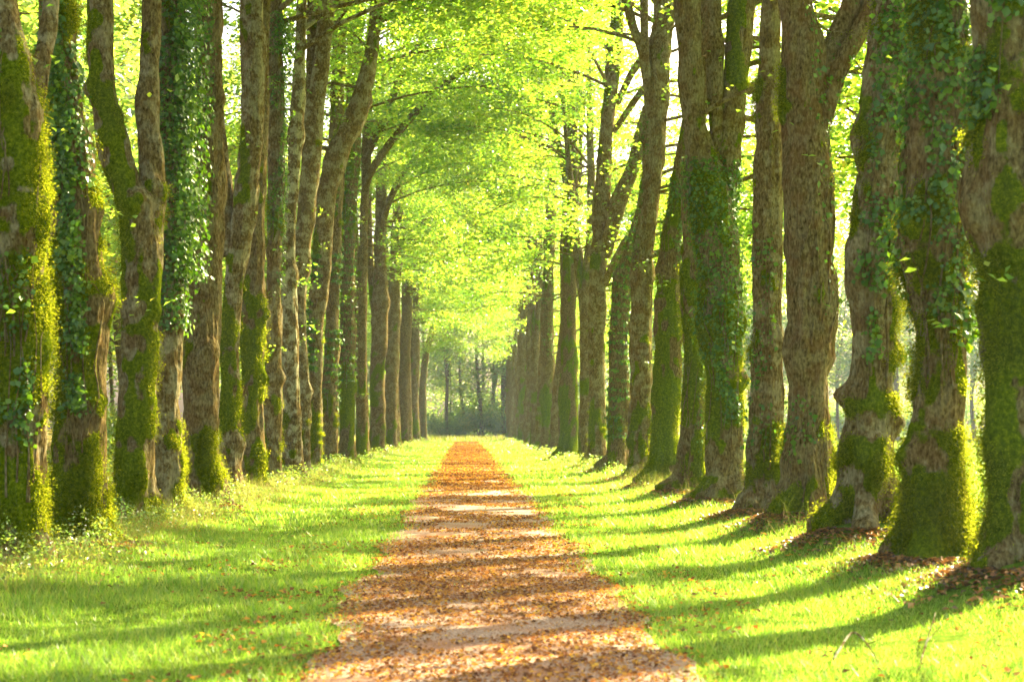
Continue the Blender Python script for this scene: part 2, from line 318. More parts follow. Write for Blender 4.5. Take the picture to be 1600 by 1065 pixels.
LEFT = [
 dict(d=18.4, t=[(885, -12, 70), (800, -18, 66), (650, -20, 72), (500, -18, 76), (380, -22, 72), (200, -14, 66), (100, -8, 50), (0, -14, 28)],
      l=[[(200, 40, 46), (110, 54, 34), (0, 62, 28)]], m=.62, li=.45, wa=.6, ivy=[(60, 480, -1, -.3, 260), (400, 480, -1, .6, 120), (500, 700, -.3, .6, 120)], b=[(68, 545, .12, .05)],
      label='forked lichen-grey and mossy trunk cut off by the left edge of the picture'),
 dict(d=21.1, t=[(862, 82, 172), (800, 85, 164), (650, 88, 166), (560, 87, 166), (470, 82, 168), (380, 80, 160), (280, 74, 146), (150, 70, 130), (0, 62, 118)], l=[], m=.72, li=.1, wa=.6,
      ivy=[(10, 640, -.35, .30, 1700), (80, 300, .1, .9, 300)], b=[(168, 462, .2, .06), (162, 330, .12, .05)],
      label='second trunk from the left, mossy with a broad column of ivy climbing its face'),
 dict(d=24.7, t=[(832, 176, 244), (700, 182, 243), (500, 190, 251), (400, 188, 257), (330, 182, 252), (280, 170, 222), (200, 150, 196), (140, 140, 181), (60, 140, 177), (0, 136, 176)],
      l=[[(420, 232, 48), (310, 236, 42), (200, 229, 38), (100, 228, 34), (0, 230, 31)]], m=.58, li=.35, wa=.5, ivy=[], b=[(252, 300, .14, .05), (142, 140, .10, .08)],
      label='bare trunk that splits into a wide V of two stems, third from the left'),
 dict(d=27.5, t=[(815, 236, 296), (760, 238, 286), (600, 240, 284), (450, 243, 286), (300, 244, 290), (150, 244, 288), (0, 248, 292)], l=[], m=.55, li=.5, wa=.35,
      ivy=[(-60, 520, -1.3, 1.3, 5200), (-40, 430, .3, 1.3, 1800, .38)], b=[], label='trunk smothered in thick glossy ivy, right of the wide V tree'),
 dict(d=30.8, t=[(798, 284, 346), (740, 288, 342), (600, 287, 342), (500, 286, 346), (400, 292, 347), (300, 300, 349), (150, 310, 349), (0, 316, 347)], l=[[(330, 322, 26), (180, 318, 26), (60, 316, 28), (-30, 312, 28)]], m=.60, li=.2, wa=.65,
      ivy=[(0, 220, -.8, .4, 300)], b=[(344, 155, .12, .05), (342, 660, .1, .04)], label='straight trunk with a sunlit right rim just right of the ivy-smothered tree'),
 dict(d=34.5, t=[(782, 340, 384), (740, 343, 376), (600, 345, 374), (500, 346, 376), (420, 352, 382), (330, 362, 401), (240, 373, 410), (165, 377, 413), (0, 376, 414)], l=[[(400, 356, 20), (300, 352, 20), (180, 340, 16), (60, 334, 14)]], m=.45, li=.55, wa=.3,
      ivy=[], b=[(372, 690, .16, .08)], label='smooth grey-brown trunk curving right in an S above a low mossy skirt'),
 dict(d=38.4, t=[(762, 372, 420), (700, 374, 413), (600, 374, 412), (480, 376, 414), (400, 380, 416), (300, 388, 419), (180, 396, 420), (0, 402, 424)], l=[], m=.55, li=.25, wa=.8,
      ivy=[], b=[(414, 490, .12, .09), (410, 590, .12, .07)], label='brown trunk close behind the S-curved one, with small mossy bumps'),
 dict(d=42.5, t=[(752, 412, 446), (650, 414, 440), (500, 415, 440), (400, 416, 441), (280, 418, 444), (150, 418, 444), (0, 420, 440)], l=[], m=.55, li=.4, wa=.4,
      ivy=[(20, 480, -.5, 1.2, 900), (30, 120, .2, 1.3, 300, .3)], b=[(440, 590, .14, .08)], label='thin trunk with a ragged ivy strip, between the brown bumpy and silvery trunks'),
 dict(d=46.5, t=[(748, 442, 476), (650, 443, 470), (500, 441, 466), (400, 440, 462), (300, 446, 466), (200, 452, 474), (100, 458, 478), (0, 464, 480)], l=[], m=.28, li=.95, wa=.1,
      ivy=[], b=[], label='pale silvery lichen-covered trunk in the left row'),
 dict(d=50.5, t=[(738, 468, 500), (700, 470, 486), (600, 468, 484), (500, 460, 479), (400, 456, 483), (300, 465, 496), (200, 475, 506), (100, 489, 516), (0, 500, 526)], l=[[(330, 478, 18), (240, 484, 20), (120, 486, 20), (0, 488, 20)]], m=.4, li=.6, wa=.3,
      ivy=[], b=[(484, 610, .14, .08)], label='tall light grey trunk bending right with a second darker stem behind it'),
 dict(d=54.4, t=[(738, 484, 512), (600, 484, 504), (500, 482, 506), (400, 488, 518), (300, 496, 526), (230, 514, 552), (160, 546, 578), (80, 570, 592), (0, 578, 600)], l=[], m=.5, li=.45, wa=.4,
      ivy=[(390, 590, -1.3, .2, 1500)], b=[], label='trunk with a strongly bent stem sweeping right, ivy on its lower left'),
 dict(d=60.5, t=[(728, 500, 532), (600, 504, 528), (500, 508, 530), (400, 512, 534), (250, 512, 538), (100, 518, 540), (0, 522, 542)], l=[], m=.65, li=.2, wa=.5, ivy=[(250, 640, -.5, 1.2, 900)], b=[],
      label='mossy trunk directly behind the strongly bent stem'),
 dict(d=67, t=[(722, 526, 560), (600, 530, 554), (400, 532, 556), (200, 540, 562), (0, 546, 566)], l=[], m=.6, li=.1, wa=.3, ivy=[(-40, 600, -1.3, 1.3, 3600)], b=[],
      label='dark trunk wrapped in ivy all the way up, right of the strongly bent stem'),
 dict(d=74, t=[(716, 552, 578), (600, 556, 574), (400, 560, 575), (280, 564, 578), (120, 568, 582)], l=[[(330, 566, 7), (270, 582, 8), (195, 640, 8), (140, 700, 6), (105, 770, 5), (92, 840, 4)], [(250, 572, 6), (170, 610, 7), (90, 650, 6), (40, 720, 5), (5, 790, 4)]], m=.5, li=.2, wa=.5, ivy=[], b=[],
      label='trunk in the left row sending long thin branches arching over the path'),
 dict(d=92, t=[(708, 576, 606), (600, 578, 602), (500, 580, 606), (440, 584, 608), (400, 584, 604), (290, 586, 604), (180, 590, 604)], l=[[(400, 590, 7), (330, 605, 7), (270, 640, 6), (225, 700, 5), (195, 760, 4)]], m=.35, li=.25, wa=.6, ivy=[], b=[(606, 470, .3, .10)],
      label='stout brown trunk of the left row with a swollen middle'),
 dict(d=110, t=[(700, 598, 624), (600, 602, 622), (450, 606, 626), (290, 616, 630), (180, 620, 632)], l=[], m=.35, li=.25, wa=.5, ivy=[], b=[], label='slender brown trunk right of the stout one with the swollen middle'),
 dict(d=134, t=[(696, 620, 644), (600, 622, 640), (500, 626, 644), (400, 636, 650), (320, 644, 658), (230, 654, 664)], l=[[(420, 642, 5), (340, 656, 6), (310, 690, 5), (280, 750, 4), (200, 800, 4)]], m=.35, li=.1, wa=.5, ivy=[], b=[],
      label='slanting dark trunk near the far end of the left row, leaning over the path'),
 dict(d=160, t=[(692, 636, 658), (580, 640, 655), (450, 645, 656), (380, 650, 660), (280, 652, 662)], l=[], m=.5, li=.2, wa=.3, ivy=[], b=[], label='next to last trunk of the left row'),
 dict(d=184, t=[(688, 652, 668), (600, 655, 667), (540, 664, 674), (490, 682, 692), (470, 694, 702), (440, 702, 708), (380, 704, 710)], l=[[(490, 688, 6), (455, 712, 5), (440, 740, 4)]], m=.3, li=.1, wa=.2, ivy=[(560, 690, -1.3, 1.3, 500)], b=[],
      label='last trunk of the left row, thin and dark, slanting over the path end'),
]

# ------------------------------------------------------------------ ground
mounds = []
for k, s in enumerate(RIGHT):
    if k < 12: mounds.append((wx((s['t'][1][1] + s['t'][1][2]) / 2, s['d']), s['d'] - .1, .34 if k in (2, 0, 3) else .22, 1.0))
for k, s in enumerate(LEFT):
    if k < 10: mounds.append((wx((s['t'][1][1] + s['t'][1][2]) / 2, s['d']), s['d'] - .1, .12, .7))
def height(x, y):
    x = np.asarray(x, float); y = np.asarray(y, float); a = np.abs(x)
    p = np.stack([x * .8, y * .8, np.zeros_like(x)], -1)
    h = .10 * sstep(3.0, 4.6, a) * (1 - .6 * sstep(6, 9, a)) + vnoise(p, 3) * .035 * sstep(1.4, 2.5, a) * (1 - sstep(20, 40, a))
    for mx, my, mh, mr in mounds:
        h = h + mh * np.exp(-((x - mx) ** 2 + (y - my) ** 2) / (mr * mr))
    return h
def hz(x, y): return float(height(np.array([x]), np.array([y]))[0])
def lines(*segs):
    return np.unique(np.concatenate([np.arange(a, b, s) for a, b, s in segs]).round(3))
gx = lines((-700, -60, 40), (-60, -10, 3), (-10, 10.01, .16), (11, 60, 3), (60, 701, 40))
gy = lines((-40, 6, 4), (6, 66, .22), (66, 220, 2), (220, 1200, 40))
X, Y = np.meshgrid(gx, gy); Z = height(X, Y)
i = np.arange(len(gy) - 1)[:, None] * len(gx); j = np.arange(len(gx) - 1)[None]
GQ = np.stack([i + j, i + j + 1, i + len(gx) + j + 1, i + len(gx) + j], -1).reshape(-1, 4)
tag(build('ground', np.stack([X, Y, Z], -1).reshape(-1, 3), GQ, ground_material()), kind='structure')

PC = .20
def path_half(y): return 1.27 + .06 * np.sin(y * .9) + .06 * np.sin(y * 2.3 + 1) + .04 * np.sin(y * 5.1)
py = np.concatenate([np.arange(2, 70, .25), np.arange(70, 176, 1.0)])
hw = path_half(py); cols = np.linspace(-1, 1, 9)
PX = cols[None] * hw[:, None] + PC + (.05 * np.sin(py * .7))[:, None]
PZ = .012 + .015 * (1 - cols[None] ** 2) + 0 * PX
i = np.arange(len(py) - 1)[:, None] * 9; j = np.arange(8)[None]
tag(build('path', np.stack([PX, np.repeat(py[:, None], 9, 1), PZ], -1).reshape(-1, 3), np.stack([i + j, i + j + 1, i + 10 + j, i + 9 + j], -1).reshape(-1, 4), path_material()), kind='structure')

# ------------------------------------------------------------------ trees
def grow(rng, stems, zb, ztop, inner, reach, nb, nl, lsize, outer_low=None, bark=None, spray=.55, step=1.05, low_in=0.0):
    """branches and leaves on stems [(P,R)]; inner = azimuth of the side that reaches farther. Adds tubes to bark, returns leaf V,Q"""
    cen, rad = [], []
    for P, R in stems:
        top = P[-1, 2]; z = (outer_low or zb) if outer_low else zb
        while z < top + .2:
            low = z < zb
            for _ in range(1 if low else nb):
                zz = min(z + rng.uniform(0, step), top)
                b = np.array([np.interp(zz, P[:, 2], P[:, k]) for k in range(3)]); r0 = np.interp(zz, P[:, 2], R)
                az = rng.uniform(0, 2 * math.pi)
                if low: az = inner + (0 if rng.random() < low_in else math.pi) + rng.uniform(-.9, .9)
                elif rng.random() < .35: az = inner + rng.uniform(-.7, .7)
                rel = np.clip((zz - zb) / max(1, (ztop - zb)), 0, 1)
                L = reach * (1 - .62 * rel ** 1.4) * rng.uniform(.65, 1.1) * (1 + .32 * math.cos(az - inner))
                if low: L = reach * rng.uniform(.8, 1.1)
                el = math.radians(rng.uniform(15, 50) if not low else rng.uniform(5, 25)); pts = [b]; a = az
                for q in range(6):
                    stepv = L / 6; e = el * (1 - q / 4.5) if not low else el - q * .13
                    a += rng.normal(0, .14)
                    pts.append(pts[-1] + stepv * np.array([math.cos(a) * math.cos(e), math.sin(a) * math.cos(e), math.sin(e)]))
                pts = np.array(pts); rb = min(r0 * .45, .018 + L * .007)
                if bark is not None:
                    V, Q, _n = tube(pts, np.linspace(rb, .010, 7), 5); bark.add(V, Q)
                for t in (.32, .5, .64, .76, .88, 1.0):
                    c = np.array([np.interp(t * 6, np.arange(7), pts[:, k]) for k in range(3)])
                    for sgn in (-1, 1):
                        sa = a + sgn * rng.uniform(.5, 1.2); sl = rng.uniform(.5, 1.0) * L * .30 * (1.25 - .6 * t)
                        e2 = c + sl * np.array([math.cos(sa), math.sin(sa), rng.uniform(-.18, .25)])
                        if bark is not None and sl > .5:
                            V, Q, _n = tube(np.array([c, (c + e2) / 2 + [0, 0, .04], e2]), np.array([.014, .010, .004]), 4); bark.add(V, Q)
                        e2 = e2 + [0, 0, rng.normal(-.15, .6)]; cen.append(e2); rad.append(spray * rng.uniform(.5, 1.7))
                        if sl > .9: cen.append((c + e2) / 2); rad.append(spray * rng.uniform(.6, 1.1))
            z += step * (1.1 if low else 1)
    cen = np.array(cen); rad = np.array(rad)
    cc = np.repeat(cen, nl, 0); rr = np.repeat(rad, nl)[:, None]
    tilt = np.repeat(rng.normal(0, .22, (len(cen), 2)), nl, 0)
    off = rng.normal(0, 1, (len(cc), 3)) * np.array([.55, .55, .27])
    off[:, 2] += off[:, 0] * tilt[:, 0] + off[:, 1] * tilt[:, 1] - .10 * (off[:, 0] ** 2 + off[:, 1] ** 2)
    nor = rng.normal(0, .55, (len(cc), 3)); nor[:, 2] = 1
    return leaves(cc + off * rr, nor, lsize * rng.uniform(.65, 1.25, len(cc)), rng, .72)

def scatter_on(rng, VV, NN, n, mask, off=(.0, .05)):
    idx = np.flatnonzero(mask)
    if len(idx) == 0 or n <= 0: return np.zeros((0, 3)), np.zeros((0, 3))
    k = rng.choice(idx, n)
    p = VV[k] + rng.normal(0, .045, (n, 3)); nn = NN[k]
    return p + nn * rng.uniform(off[0], off[1], n)[:, None], nn

def measured_tree(s, side, k):
    rng = np.random.default_rng(1000 * (side > 0) + k * 17 + 5)
    d = s['d']; t = s['t']; near = d < 48
    bx = wx((t[0][1] + t[0][2]) / 2, d) if len(t) else 0
    bx = .5 * bx + .5 * wx((t[1][1] + t[1][2]) / 2, d)
    gz = hz(bx, d)
    root = thing('avenue_tree', (bx, d, gz), s['label'], 'tree', 'trees lining the avenue')
    ztop = rng.uniform(20, 23.5); zvis = wz(0, d) + .6
    def world(rows):                                        # rows (y, centre, width)
        return np.array([(wx(c, d) - bx, 0, wz(y, d) - gz, w_ * d / F / 2) for y, c, w_ in rows])
    def extend(A, lean):
        A = list(map(list, A)); zt = ztop - gz - rng.uniform(0, 3)
        v = (np.array(A[-1]) - np.array(A[-2])); sl = np.clip(v[0] / max(.1, v[2]), -.5, .5); r = A[-1][3]; z0 = A[-1][2]
        dy = rng.uniform(-.12, .12)
        while A[-1][2] < zt:
            p = A[-1]; h = min(1.8, max(.7, (zt - p[2]))); sl = sl * .8 + lean * .02 + rng.normal(0, .05); dy = dy * .8 + rng.normal(0, .05)
            f = np.clip((p[2] + h - z0) / max(.5, zt - z0), 0, 1)
            A.append([p[0] + sl * h, p[1] + dy * h, p[2] + h, max(.03, r * (1 - f ** 1.1 * .85))])
        return np.array(A)
    rows = [(y, (a + b) / 2, b - a) for y, a, b in t]
    A = world(rows); A[0, 2] = -.25; A[0, 3] = A[1, 3] * 1.05; A[0, 0] = A[1, 0] * .85 + A[0, 0] * .15
    A = extend(A, -side)
    bark = Acc(); SV, SN, SM = [], [], []; stems = []
    burls = [(wx(x, d) - bx, -.04, wz(y, d) - gz, br * 1.15, bh * 1.45) for x, y, br, bh in s['b']]
    def stem(A, seed, flare):
        z = A[:, 2]; fine = .055 if d < 30 else .08 if near else .3
        zt = min(zvis, z[-1]); m1 = max(8, int((zt - z[0]) / fine)); B = catmull(A, 1200)
        zs = np.concatenate([np.linspace(z[0], zt, m1, endpoint=False), np.linspace(zt, z[-1], max(3, int((z[-1] - zt) / .6)))])
        zb_ = np.maximum.accumulate(B[:, 2]); P = np.stack([np.interp(zs, zb_, B[:, q]) for q in range(4)], 1)
        P[:, 1] += np.sin(zs * .5 + seed) * .08
        S = 104 if d < 30 else 72 if near else 24 if d < 80 else 12
        V, Q, N = tube(P[:, :3], P[:, 3] * (.90 if side > 0 else .94), S, seed, 1.0, flare, burls, 0.0, s['m'])
        bark.add(V, Q, tube.mask); SM.append(tube.mask); SV.append(V); SN.append(N); stems.append((P[:, :3], P[:, 3]))
    kk = (int(rng.integers(3, 5)), int(rng.integers(5, 8)), rng.uniform(0, 6), rng.uniform(0, 6))
    stem(A, k + 1, (.95 if side > 0 else .7, kk))
    for q, lrows in enumerate(s['l']):
        L = world(lrows); thin = lrows[0][2] < 20 and abs(lrows[-1][1] - lrows[0][1]) > 40
        if thin or max(r[2] for r in lrows) * d / F < .22:   # a branch: swings out of the trunk, may bend back towards the eye
            n = len(L); L[:, 1] = -np.linspace(0, 1, n) * (rng.uniform(2.0, 4.0) if d > 60 else rng.uniform(.3, 1.2))
            B = catmull(L, 6 * n); V, Q, N = tube(B[:, :3], np.maximum(B[:, 3] * (1.5 if d > 60 else 1), .012), 8, q + k, .5); bark.add(V, Q)
            if d > 60: stems_extra.setdefault(id(root), []).append(B)
        else:
            L[0, 1] = 0; L[1:, 1] = rng.uniform(.05, .45) * np.linspace(.3, 1, len(L) - 1)
            stem(extend(L, -side + rng.normal(0, 1)), k + 31 + q * 7, None)
    VV = np.concatenate(SV); NN = np.concatenate(SN); MM = np.concatenate(SM)
    # crown
    inner = 0 if side < 0 else math.pi
    zb = (11 if d < 34 else 11.5 if d < 50 else 13) if d < 62 else 13
    far_l = d < 34
    LV, LQ = grow(rng, stems, zb - gz, ztop - gz, inner, 6.2, 2, (20 if far_l else 52), .19 if far_l else .165,
                  ((7.0 if d < 33 else 5.6) if side > 0 else (None if d < 52 else 9.5)), bark, .6)
    lv = [LV]; 
    for B in stems_extra.get(id(root), []):                  # leaves hanging along the long arching branches
        c = B[len(B) // 3:, :3]; n = 240; q = rng.integers(0, len(c), n)
        p = c[q] + rng.normal(0, 1, (n, 3)) * [.5, .6, .16] + [0, 0, .05]
        nor = rng.normal(0, .45, (n, 3)); nor[:, 2] = 1
        lv.append(leaves(p, nor, rng.uniform(.12, .2, n), rng, .72)[0])
    vis = (VV[:, 2] < zvis) & (VV[:, 2] > .8)
    # small shoots with yellowing leaves on the stems
    if d < 70:
        nshoot = 5 if d < 30 else 8
        p, nn = scatter_on(rng, VV, NN, nshoot, vis & (NN[:, 1] < .4) & (VV[:, 2] > 2.2), (.1, .45))
        for a, b in zip(p, nn):
            n = int(rng.integers(2, 7)) if d < 40 else 14
            q = a + rng.normal(0, 1, (n, 3)) * [.14, .14, .08]; nor = rng.normal(0, .5, (n, 3)); nor[:, 2] = 1
            lv.append(leaves(q, nor, rng.uniform(.08, .13, n), rng, .8)[0])
    LV = np.concatenate(lv); build('crown', LV, np.arange(len(LV)).reshape(-1, 4), LEAF, root, False)
    tr = bark.build('trunk', BARK, root); tr.color = (s['m'], s['li'], s['wa'], 1)
    # ivy
    if s['ivy']:
        iv = []; vines = []
        for e in s['ivy']:
            y0, y1, u0, u1, n = e[:5]; thick = e[5] if len(e) > 5 else .0
            zz = wz(np.array([y1, y0]), d) - gz
            mk = (VV[:, 2] > zz[0]) & (VV[:, 2] < zz[1]) & (NN[:, 0] > u0) & (NN[:, 0] < u1)
            if u0 > -1.05 and u1 < 1.25: mk &= NN[:, 1] < .35
            cl = fbm(VV * np.array([2.6, 2.6, 1.5]) + k * 3.7, 2, 5); mk &= cl > (-.75 if n > 1500 else -.2)
            big = near and d < 30
            n = int(n * (1.9 if near else 1.4))
            p, nn = scatter_on(rng, VV, NN, n, mk, (.010, .06 + thick))
            if len(p) == 0: continue
            if thick: p[:, 2] -= .1 * rng.random(len(p))
            nor = nn * .9 + rng.normal(0, .38, p.shape) + [0, 0, .35]
            tp = rng.normal(0, .5, p.shape); tp[:, 2] -= 1
            sz = np.clip(.053 * np.exp(rng.normal(0, .34, len(p))), .025, .13) * (1 if near else 1.35) * (1 if not thick else 1.25)
            iv.append(leaves(p, nor, sz, rng, .95, .05, tp)[0])
            # the clinging stems, wandering up the bark
            va = Acc(); front = mk if mk.any() else vis
            pts = VV[front]; nrm = NN[front]
            for q in range(5 if near else 2):
                z0, z1 = np.quantile(pts[:, 2], [.02, .98]); zq = np.linspace(max(z0 - .5, .05), z1, max(6, int((z1 - z0) * 5)))
                u = rng.uniform(-.8, .8); row = []
                allz = VV[:, 2]
                for zc in zq:
                    u = np.clip(u + rng.normal(0, .10), -.95, .95); sel = np.flatnonzero((np.abs(allz - zc) < .14) & (NN[:, 1] < .2))
                    if len(sel) == 0: continue
                    j_ = sel[np.argmin(np.abs(NN[sel, 0] - u))]; row.append(VV[j_] + NN[j_] * .012)
                if len(row) > 4:
                    B = catmull(np.array(row), len(row) * 2); V, Q, _n = tube(B, np.linspace(.013, .006, len(B)), 5); va.add(V, Q)
            if va.n: vines.append(va)
        if iv:
            IV = np.concatenate(iv); build('ivy', IV, np.arange(len(IV)).reshape(-1, 4), IVY, root, False)
            if vines:
                vv = Acc()
                for a_ in vines: vv.add(np.concatenate(a_.V), np.concatenate(a_.Q))
                vv.build('ivy_stem', BARK, root).color = (.2, .2, .9, 1)
    # moss cushions
    if d < 65:
        n = int((60000 if d < 22 else 26000 if d < 34 else 9000) * (s['m'] ** 1.5) * 1.5)
        cl = fbm(VV * np.array([1.6, 1.6, 1.1]) + k, 3, 77); low = VV[:, 2] < zvis
        mk = low & (MM > .6) & (NN[:, 1] < .5) & (fbm(VV * np.array([3.1, 3.1, 2.2]) + k, 3, 77) > -.22)
        p, nn = scatter_on(rng, VV, NN, n, mk, (-.005, .022))
        if len(p):
            nor = np.cross(nn, rng.normal(size=p.shape)); tp = nn * .8 + rng.normal(0, .55, p.shape) - [0, 0, .7]
            V = leaves(p, nor, rng.uniform(.014, .036, len(p)) * (1 if d < 34 else 1.5), rng, .5, 0, tp)[0]
            build('moss', V, np.arange(len(V)).reshape(-1, 4), MOSS, root, False)
    return root
stems_extra = {}
for k, s in enumerate(RIGHT): measured_tree(s, 1, k)
for k, s in enumerate(LEFT): measured_tree(s, -1, k)

def template_tree(name, seed, H, r, zb, reach, nl, lsize, leafmat, label, cat, group, forks, step, nb, spray=.6, low=None, col=(.45, .2, .4)):
    rng = np.random.default_rng(seed)
    root = thing(name, (0, 0, 0), label, cat, group)
    bark = Acc(); stems = []
    def stem(p0, z0, r0, lean):
        n = int((H - z0) / 1.5); pts = [np.array(p0)]; sl = lean.copy()
        for q in range(n):
            sl = sl * .85 + rng.normal(0, .025, 2); pts.append(pts[-1] + [sl[0] * 1.5, sl[1] * 1.5, 1.5])
        P = catmull(np.array(pts), n * 4); R = r0 * (1 - .85 * np.linspace(0, 1, len(P)) ** 1.2)
        V, Q, N = tube(P, R, 12, seed, .9, (.55, (3, 5, seed, 1.0)) if z0 < 0 else None, (), 0.0, col[0]); bark.add(V, Q, tube.mask); stems.append((P, R))
    stem((0, 0, -.2), -.2, r, rng.normal(0, .03, 2))
    for f in range(forks):
        P, R = stems[0]; q = int(len(P) * rng.uniform(.2, .4)); stem(P[q], P[q][2], R[q] * .75, rng.normal(0, .12, 2))
    LV, LQ = grow(rng, stems, zb, H, 0, reach, nb, nl, lsize, low, bark, spray, step, .7 if low else 0)
    build('crown', LV, LQ, leafmat, root, False)
    tr = bark.build('trunk', BARK, root); tr.color = (*col, 1)
    return root
# the rest of both rows, seen only as slivers between the measured trunks
FAR_L = 'mossy trunk mostly hidden between the others of the far left row'
FAR_R = 'mossy trunk mostly hidden between the others of the far right row'
protos = [template_tree('avenue_tree', 300 + q, 20 + q, .33, (14, 12.5, 15, 13)[q], (6.2, 5.4, 6.6, 5.8)[q], 44, .19, LEAF, FAR_L, 'tree', 'hidden trunks of the far left row', q % 2, 1.2, 2, .75, 9.5, (.55, .25, .45)) for q in range(4)]
prng = random.Random(4); used = set()
for side, dd in ((-1, [83, 101, 118, 126, 143, 151, 168, 176]), (1, [70, 86, 92, 106, 113, 128, 135, 151, 160, 169, 176])):
    for q, d in enumerate(dd):
        src = protos[(q + (side > 0)) % 4]
        o = src if src.name not in used and side < 0 else copy_tree(src); used.add(src.name)
        x = side * 4.95 + prng.uniform(-.2, .2); o.location = (x, d, hz(x, d)); o.rotation_euler = (0, 0, (0 if side < 0 else math.pi) + prng.uniform(-.3, .3))
        sc_ = prng.uniform(.92, 1.08); o.scale = (sc_, sc_, prng.uniform(.82, 1.16))
        if side > 0: o['label'] = FAR_R; o['group'] = 'hidden trunks of the far right row'

# woodland
W_L = 'slender woodland tree with a dark trunk seen through the gaps of the left row'
W_E = 'dark slender woodland tree closing the view beyond the end of the path'
W_R = 'pale hazy woodland tree across the bright meadow on the right'
wood = [template_tree('woodland_tree', 500 + q, 21 + 1.6 * q, .17 + .03 * q, (4, 6, 3.5, 7, 5)[q], 4.6, 11, .33, FLEAF, W_L, 'tree', 'woodland trees left of the avenue', q % 2, 1.5, 2, 1.25, None, (.25, .15, .2)) for q in range(5)]
shr = []
def shrub(seed, Hs, label, group):
    rng = np.random.default_rng(seed); root = thing('shrub', (0, 0, 0), label, 'shrub', group); bark = Acc(); cen = []
    for q in range(9):
        a = rng.uniform(0, 6.28); L = Hs * rng.uniform(.6, 1.0); e = rng.uniform(.7, 1.4)
        P = np.array([[0, 0, -.1]] + [[math.cos(a) * math.cos(e) * L * f, math.sin(a) * math.cos(e) * L * f, math.sin(e) * L * f * (1.05 - .15 * f)] for f in (.3, .6, 1)])
        B = catmull(P, 10); V, Q, N = tube(B, np.linspace(.03, .008, 10), 5); bark.add(V, Q)
        for f in (3, 4, 5, 6, 7, 8, 9): cen += [B[f] + rng.normal(0, .28, 3) for _ in range(2)]
    cen = np.repeat(np.array(cen), 15, 0); p = cen + rng.normal(0, 1, cen.shape) * [.38, .38, .22]; p[:, 2] = np.abs(p[:, 2]) + .05
    nor = rng.normal(0, .6, p.shape); nor[:, 2] = .8
    V, Q = leaves(p, nor, rng.uniform(.13, .26, len(p)), rng, .7); build('foliage', V, Q, FLEAF, root, False)
    bark.build('stem', BARK, root).color = (.2, .1, .2, 1); return root
shr = [shrub(700 + q, 2.6 + q, 'leafy undergrowth shrub below the woodland trees at the path end', 'undergrowth at the path end') for q in range(3)]
def put(src_list, pts, label, group, smin, smax):
    for q, (x, y) in enumerate(pts):
        src = src_list[q % len(src_list)]
        if src.name in used: o = copy_tree(src)
        else: o = src; used.add(src.name)
        o.location = (x, y, hz(x, y)); o.rotation_euler = (0, 0, prng.uniform(0, 6.28)); s_ = prng.uniform(smin, smax); o.scale = (s_, s_, s_ * prng.uniform(.9, 1.15))
        o['label'] = label; o['group'] = group
def jit(xs, ys, j): return [(x + prng.uniform(-j, j), y + prng.uniform(-j, j)) for x in xs for y in ys]
left_pts = [(-13 - 7.5 * c - prng.uniform(0, 5) , 40 + 9.5 * r + prng.uniform(-3.5, 3.5)) for r in range(16) for c in range(3) if -13 - 7.5 * c > -(40 + 9.5 * r) * .30 - 7]
put(wood, left_pts, W_L, 'woodland trees left of the avenue', .85, 1.15)
end_pts = [(-30 + 4.4 * c + prng.uniform(-1.8, 1.8), 228 + 11 * r + prng.uniform(-4, 4)) for r in range(3) for c in range(15)]
put(wood, end_pts, W_E, 'woodland trees at the path end', .85, 1.25)
right_pts = [(34 + 5.2 * c + prng.uniform(-2, 2), 205 + 12 * r + prng.uniform(-4, 4)) for r in range(3) for c in range(13)]
put(wood, right_pts, W_R, 'woodland trees across the meadow', 1.0, 1.3)
put(shr, [(-17 + 2.8 * c + prng.uniform(-1.2, 1.2), 224 + 9 * r + prng.uniform(-3, 3)) for r in range(2) for c in range(13)], 'leafy undergrowth shrub below the woodland trees at the path end', 'undergrowth at the path end', .4, 1.7)
put(shr, [(36 + 4.5 * c + prng.uniform(-2, 2), 236 + 8 * r) for r in range(2) for c in range(16)], 'leafy shrub below the hazy treeline across the bright meadow', 'undergrowth across the meadow', 1.3, 2.4)
put(shr, [(-34 + 5 * c + prng.uniform(-2, 2), 262 + prng.uniform(-3, 3)) for c in range(14)], 'leafy undergrowth shrub below the woodland trees at the path end', 'undergrowth at the path end', 2.0, 3.0)
put(shr, [(-14 - 6 * c + prng.uniform(-2, 2), 62 + 13 * r + prng.uniform(-4, 4)) for r in range(10) for c in range(2)], 'leafy undergrowth shrub glimpsed between the trunks of the left row', 'undergrowth behind the left row', .6, 1.0)

# ------------------------------------------------------------------ grass, litter
def blades(rng, x, y, hgt, wid, mat, name, lean=.45, curved=False, kind='stuff'):
    n = len(x); z = height(x, y) - .01; a = rng.uniform(0, 6.28, n); l = rng.normal(0, lean, (n, 2)) * hgt[:, None]
    b = np.stack([np.cos(a), np.sin(a)], 1) * (wid / 2)[:, None]
    base = np.stack([x, y], 1)
    bend = .42 if curved else .6; m = .55 if curved else .6
    rows_ = [(-1, 0, 0), (1, 0, 0), (.7, bend * .7, m), (-.7, bend * .7, m), (.05, 1, .95), (-.05, 1, .95)] if curved else [(-1, 0, 0), (1, 0, 0), (.55, bend, m), (0, 1, 1)]
    k_ = len(rows_); V = np.zeros((n, k_, 3))
    for q, (u, a_, c_) in enumerate(rows_):
        V[:, q, :2] = base + b * u + l * a_; V[:, q, 2] = z + hgt * c_
    i_ = np.arange(n)[:, None] * k_
    Q = np.concatenate([i_ + [0, 1, 2, 3], i_ + [3, 2, 4, 5]]) if curved else i_ + [0, 1, 2, 3]
    return tag(build(name, V.reshape(-1, 3), Q, mat, None, False), kind=kind)
rng = np.random.default_rng(77)
xs, ys, hs, ws = [], [], [], []
